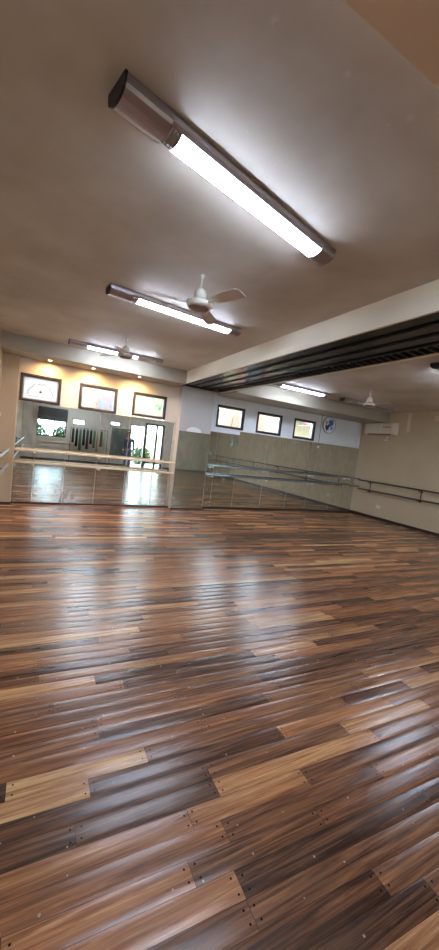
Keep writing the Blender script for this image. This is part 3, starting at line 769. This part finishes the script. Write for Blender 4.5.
# ------------------------------------------------------------------ person in the doorway (seen in the mirrors)
def skin(name, pts, edges, rad, m, parent, root=0, sub=2):
    me = bpy.data.meshes.new(name); me.from_pydata(pts, edges, [])
    o = bpy.data.objects.new(name, me); COL.objects.link(o)
    md = o.modifiers.new('s', 'SKIN'); md.use_smooth_shade = True
    sv = me.skin_vertices[0].data
    for i, r in enumerate(rad):
        sv[i].radius = r if isinstance(r, tuple) else (r, r); sv[i].use_root = (i == root)
    sb = o.modifiers.new('u', 'SUBSURF'); sb.levels = sub; sb.render_levels = sub
    dg = bpy.context.evaluated_depsgraph_get()
    nm = bpy.data.meshes.new_from_object(o.evaluated_get(dg)); nm.name = name
    bpy.data.objects.remove(o)
    nm.materials.clear(); nm.materials.append(m)
    for p in nm.polygons: p.use_smooth = True
    o = bpy.data.objects.new(name, nm); COL.objects.link(o); o.parent = parent
    return o
sk = mat('skin', (150, 104, 82), 0.55); shirt = mat('blue_top', (46, 66, 108), 0.85); jeans = mat('blue_trousers', (74, 98, 142), 0.85); hairm = mat('dark_hair', (26, 20, 18), 0.6); shoe = mat('dark_shoe', (24, 24, 28), 0.5)
pr = thing('person', 'person in blue top and trousers standing by the bright doorway', 'person', (4.10, -2.05, 0.0), math.radians(200))
# local frame: faces -Y
P = [(0, 0, 0.98), (0, 0.01, 1.12), (0, 0.0, 1.28), (0, 0.01, 1.44), (0, 0.0, 1.53), (0, -0.01, 1.60), (0, -0.015, 1.68), (0, -0.01, 1.75)]
E_ = [(i, i + 1) for i in range(7)]
Rd = [(0.15, 0.11), (0.13, 0.10), (0.15, 0.11), (0.14, 0.09), 0.052, 0.068, 0.080, 0.055]
def limb(pts, rs, at):
    o = len(P)
    for p_, r_ in zip(pts, rs): P.append(p_); Rd.append(r_)
    E_.append((at, o)); E_.extend((o + i, o + i + 1) for i in range(len(pts) - 1))
    return o + len(pts) - 1
for s_ in (-1, 1):
    fw = -0.10 if s_ > 0 else 0.10
    h_ = limb([(s_ * 0.19, 0.01, 1.43), (s_ * 0.235, 0.02, 1.28), (s_ * 0.25, 0.03, 1.13), (s_ * 0.25, -0.04, 0.98), (s_ * 0.245, -0.09, 0.88), (s_ * 0.24, -0.11, 0.81)], [0.058, 0.048, 0.042, 0.036, (0.026, 0.034), (0.018, 0.038)], 3)
    for j in range(4):   # fingers
        yy = -0.135 + j * 0.021; L2 = (0.070, 0.080, 0.076, 0.060)[j]
        limb([(s_ * 0.238, yy, 0.765), (s_ * 0.232, yy - 0.004, 0.765 - L2 * 0.5), (s_ * 0.222, yy - 0.006, 0.765 - L2)], [0.0095, 0.0088, 0.0075], h_)
    limb([(s_ * 0.228, -0.145, 0.825), (s_ * 0.218, -0.165, 0.79), (s_ * 0.212, -0.168, 0.76)], [0.012, 0.010, 0.0085], h_ - 1)
    limb([(s_ * 0.095, 0, 0.90), (s_ * 0.10, fw * 0.45, 0.70), (s_ * 0.10, fw * 0.8, 0.50), (s_ * 0.10, fw, 0.28), (s_ * 0.10, fw * 1.05 + 0.01, 0.09), (s_ * 0.105, fw * 1.05 - 0.08, 0.045), (s_ * 0.11, fw * 1.05 - 0.15, 0.035)],
         [0.088, 0.075, 0.056, 0.052, 0.038, 0.034, 0.026], 0)
skin('body', P, E_, Rd, sk, pr)
P2 = [(0, 0, 0.93), (0, 0.01, 1.12), (0, 0, 1.28), (0, 0.01, 1.43), (0, 0.0, 1.49)]; E2 = [(0, 1), (1, 2), (2, 3), (3, 4)]; R2 = [(0.175, 0.135), (0.15, 0.12), (0.17, 0.13), (0.16, 0.11), 0.066]
for s_ in (-1, 1):
    o = len(P2); P2 += [(s_ * 0.19, 0.01, 1.43), (s_ * 0.235, 0.02, 1.28), (s_ * 0.25, 0.03, 1.13), (s_ * 0.25, -0.04, 0.98), (s_ * 0.246, -0.08, 0.90)]; R2 += [0.074, 0.064, 0.056, 0.049, 0.044]
    E2 += [(3, o), (o, o + 1), (o + 1, o + 2), (o + 2, o + 3), (o + 3, o + 4)]
skin('top', P2, E2, R2, shirt, pr)
P3 = [(0, 0, 0.98), (0, 0, 0.90)]; E3 = [(0, 1)]; R3 = [(0.165, 0.125), (0.16, 0.125)]
for s_ in (-1, 1):
    fw = -0.10 if s_ > 0 else 0.10; o = len(P3)
    P3 += [(s_ * 0.095, 0, 0.86), (s_ * 0.10, fw * 0.45, 0.70), (s_ * 0.10, fw * 0.8, 0.50), (s_ * 0.10, fw, 0.28), (s_ * 0.10, fw * 1.05, 0.10)]; R3 += [0.105, 0.092, 0.076, 0.070, 0.064]
    E3 += [(1, o), (o, o + 1), (o + 1, o + 2), (o + 2, o + 3), (o + 3, o + 4)]
skin('trousers', P3, E3, R3, jeans, pr)
for s_ in (-1, 1):
    fw = -0.10 if s_ > 0 else 0.10
    skin('shoe', [(s_ * 0.10, fw * 1.05 + 0.04, 0.05), (s_ * 0.105, fw * 1.05 - 0.06, 0.045), (s_ * 0.11, fw * 1.05 - 0.17, 0.038)], [(0, 1), (1, 2)], [(0.045, 0.05), (0.045, 0.045), (0.038, 0.036)], shoe, pr)
hr = MB(); N = 24; vs = []; fs = []
rows = [(0.001, 1.826), (0.05, 1.815), (0.085, 1.78), (0.098, 1.73), (0.097, 1.68), (0.088, 1.63), (0.07, 1.59)]
for (r_, z) in rows:
    for k in range(N):
        a_ = 2 * PI * k / N; x, y = r_ * 0.88 * math.cos(a_), r_ * math.sin(a_) + 0.008
        if z < 1.76 and y < -0.02: y = max(y, -0.035)
        vs.append((x, y + 0.004, z))
for r_ in range(len(rows) - 1):
    for k in range(N): fs.append((r_ * N + k, r_ * N + (k + 1) % N, (r_ + 1) * N + (k + 1) % N, (r_ + 1) * N + k))
fs.append(tuple(range(len(rows) * N - 1, (len(rows) - 1) * N - 1, -1)))
hr.add(vs, fs, True); hr.build('hair', hairm, pr)
eye = mat('eye_white', (225, 220, 215), 0.3); dk = mat('iris', (30, 22, 18), 0.3); lipm = mat('lips', (140, 78, 70), 0.5)
for s_ in (-1, 1):
    e1 = MB().lathe([(0.0, -0.012), (0.009, -0.009), (0.012, 0.0), (0.0, 0.012)], 12, (s_ * 0.030, -0.082, 1.70), 'y').build('eye', eye, pr)
    MB().lathe([(0.0, -0.0135), (0.005, -0.012), (0.0, -0.009)], 10, (s_ * 0.030, -0.082, 1.70), 'y').build('iris', dk, e1)
    MB().lathe([(0.0, -0.008), (0.012, -0.005), (0.018, 0.004), (0.0, 0.010)], 12, (s_ * 0.078, -0.006, 1.685), 'x').build('ear', sk, pr)
MB().tube([(0, -0.088, 1.705), (0, -0.102, 1.68), (0, -0.100, 1.668)], [0.006, 0.011, 0.009], 10).build('nose', sk, pr)
MB().tube([(-0.022, -0.076, 1.642), (0, -0.085, 1.640), (0.022, -0.076, 1.642)], [0.003, 0.006, 0.003], 8).build('mouth', lipm, pr)

# ------------------------------------------------------------------ outside
gm = mat('paving', (176, 170, 158), 0.8, noise=0.15, nscale=3)
MB().box(-12, 22, YB + T, 30, -0.2, -0.02).build('ground_back', gm)
MB().box(-12, 22, -30, YF - T, -0.2, -0.02).build('ground_front', gm)
for n_ in ('ground_back', 'ground_front'):
    tag(bpy.data.objects[n_], 'pale paving outside ' + ('beyond the windows' if n_.endswith('back') else 'beyond the doorway'), 'ground', None, 'structure')
    bpy.data.objects[n_].name = 'ground'
bl = thing('neighbouring_building', 'pale yellow building with arched openings seen through the high windows', 'building', (0, 11.5, -0.02))
ym = mat('yellow_render', (98, 84, 58), 0.8, noise=0.1, nscale=1)
MB().box(0.2, 16, 0, 0.4, 0, 3.1).build('wall', ym, bl)
archm = mat('arch_door_timber', (66, 48, 46), 0.6); archo = mat('arch_terracotta', (96, 52, 32), 0.7); gr = mat('arch_glass', (58, 58, 70), 0.3)
def archway(x0, x1, z1, m, panes):
    r = (x1 - x0) / 2; cx = (x0 + x1) / 2
    p = [(x0, 0.0), (x1, 0.0)] + [(cx + r * math.cos(k * PI / 14), z1 - r + r * math.sin(k * PI / 14)) for k in range(15)]
    d = MB().prism(p, -0.06, 0.0).build('arched_door', m, bl)
    if panes:
        for s_ in (-1, 1): MB().bbox(cx + s_ * r * 0.48 - r * 0.25, cx + s_ * r * 0.48 + r * 0.25, -0.075, -0.058, 0.9, z1 - r * 0.62, 0.01).build('door_pane', gr, d)
archway(1.50, 2.16, 2.80, archm, True)
archway(6.22, 6.66, 2.85, archo, False)
archway(7.10, 7.55, 3.0, archo, False)
aw = thing('awning', 'pink-red awning outside the last high window', 'awning', (9.5, 11.0, 2.75))
MB().prism([(-0.6, 0.0), (0.48, 0.42), (0.48, 0.46), (-0.6, 0.04)], -0.6, 0.9, 'x').build('canopy', mat('awning_red', (136, 44, 62), 0.8), aw)
for s_ in (-0.5, 0.8): MB().tube([(s_, -0.55, 0.02), (s_, 0.48, 0.02)], 0.015, 8).build('arm', M['steel'], aw)

def foliage(name, label, cat, loc, size, n, col, trunk_h, group=None, seed=1):
    rr = random.Random(seed); t = thing(name, label, cat, loc, 0, group)
    MB().tube([(0, 0, 0), (0.02, 0.01, trunk_h * 0.5), (0, 0, trunk_h)], [0.05, 0.04, 0.03], 8).build('trunk', mat('bark', (92, 74, 58), 0.9), t)
    b = MB()
    for _ in range(n):
        d = Vector((rr.gauss(0, 1), rr.gauss(0, 1), rr.gauss(0, 1))).normalized() * (rr.random() ** 0.4)
        p = Vector((d.x * size[0], d.y * size[1], trunk_h + d.z * size[2]))
        a_ = Vector((rr.gauss(0, 1), rr.gauss(0, 1), rr.gauss(0, .6))).normalized(); c2 = a_.cross(Vector((rr.gauss(0, 1), rr.gauss(0, 1), 1))).normalized()
        l_, w_ = 0.09 + rr.random() * 0.06, 0.035
        b.add([p, p + a_ * l_ * .5 + c2 * w_, p + a_ * l_, p + a_ * l_ * .5 - c2 * w_], [(0, 1, 2, 3)])
    b.build('foliage', mat('leaves', col, 0.6, noise=0.3, nscale=20), t, fix=False)
    return t
# palm beyond window 3
pm = thing('palm', 'green palm whose leaves show in the third high window', 'palm', (2.95, 9.75, -0.02))
MB().tube([(0, 0, 0), (0.03, 0, 1.1), (0, 0, 2.44)], [0.10, 0.08, 0.07], 10).build('trunk', mat('palm_bark', (104, 88, 70), 0.9), pm)
lm = mat('palm_leaf', (62, 112, 44), 0.5); rr = random.Random(5)
for k in range(11):
    a_ = k * 2 * PI / 11 + 0.2; b = MB(); up = 0.35 + 0.25 * rr.random(); L3 = 0.75
    sp = []
    for i in range(9):
        t_ = i / 8; sp.append(Vector((math.cos(a_) * L3 * t_, math.sin(a_) * L3 * t_, 2.42 + up * math.sin(t_ * 2.3))))
    b.tube(sp, [0.012 - 0.001 * i for i in range(9)], 6)
    sd = Vector((-math.sin(a_), math.cos(a_), 0))
    for i in range(1, 9):
        for s_ in (-1, 1):
            p = sp[i]; q1 = p + sd * s_ * 0.20 * math.sin(PI * (i + 1) / 11) + Vector((math.cos(a_), math.sin(a_), -0.5)) * 0.10
            w2 = Vector((math.cos(a_), math.sin(a_), 0)) * 0.026
            b.add([p - w2, p + w2, q1], [(0, 1, 2)])
    b.build('frond', lm, pm, fix=False)
for i, (x, y, lb) in enumerate([(-0.25, -4.5, 'green bush outside the garden window, left one in the reflection'), (1.3, -4.8, 'green bush outside the garden window, right one in the reflection'), (5.6, -5.4, 'low green bush outside the glazed door')]):
    foliage('garden_bush', lb, 'bush', (x, y, -0.02), (0.72, 0.42, 0.62), 2600, (56, 92, 44), 1.2 if i < 2 else 0.5, 'bushes outside', i + 2)
yw = mat('garden_wall', (224, 196, 150), 0.8, noise=0.1, nscale=1)
MB().box(6.6, 12, -8.4, -8.2, -0.02, 2.0).build('garden_wall', yw)
tag(bpy.data.objects['garden_wall'], 'pale yellow garden wall outside the glazed door', 'wall', None, 'structure')

pt = thing('sky_blocker_roof', 'flat roof added out of view to cut sky light at the doorway', 'roof', (3.0, YF - T, 2.55), 0, None, 'structure')  # unseen slab on posts, added to hold back sky light from the rear openings
MB().box(-4.5, 4.5, -2.6, 0.0, 0.0, 0.12).build('blocker_slab', M['soffit'], pt)
for x in (-4.2, 4.2): MB().tube([(x, -2.4, -2.57), (x, -2.4, 0.0)], 0.05, 12).build('blocker_post', M['rail_dark'], pt)
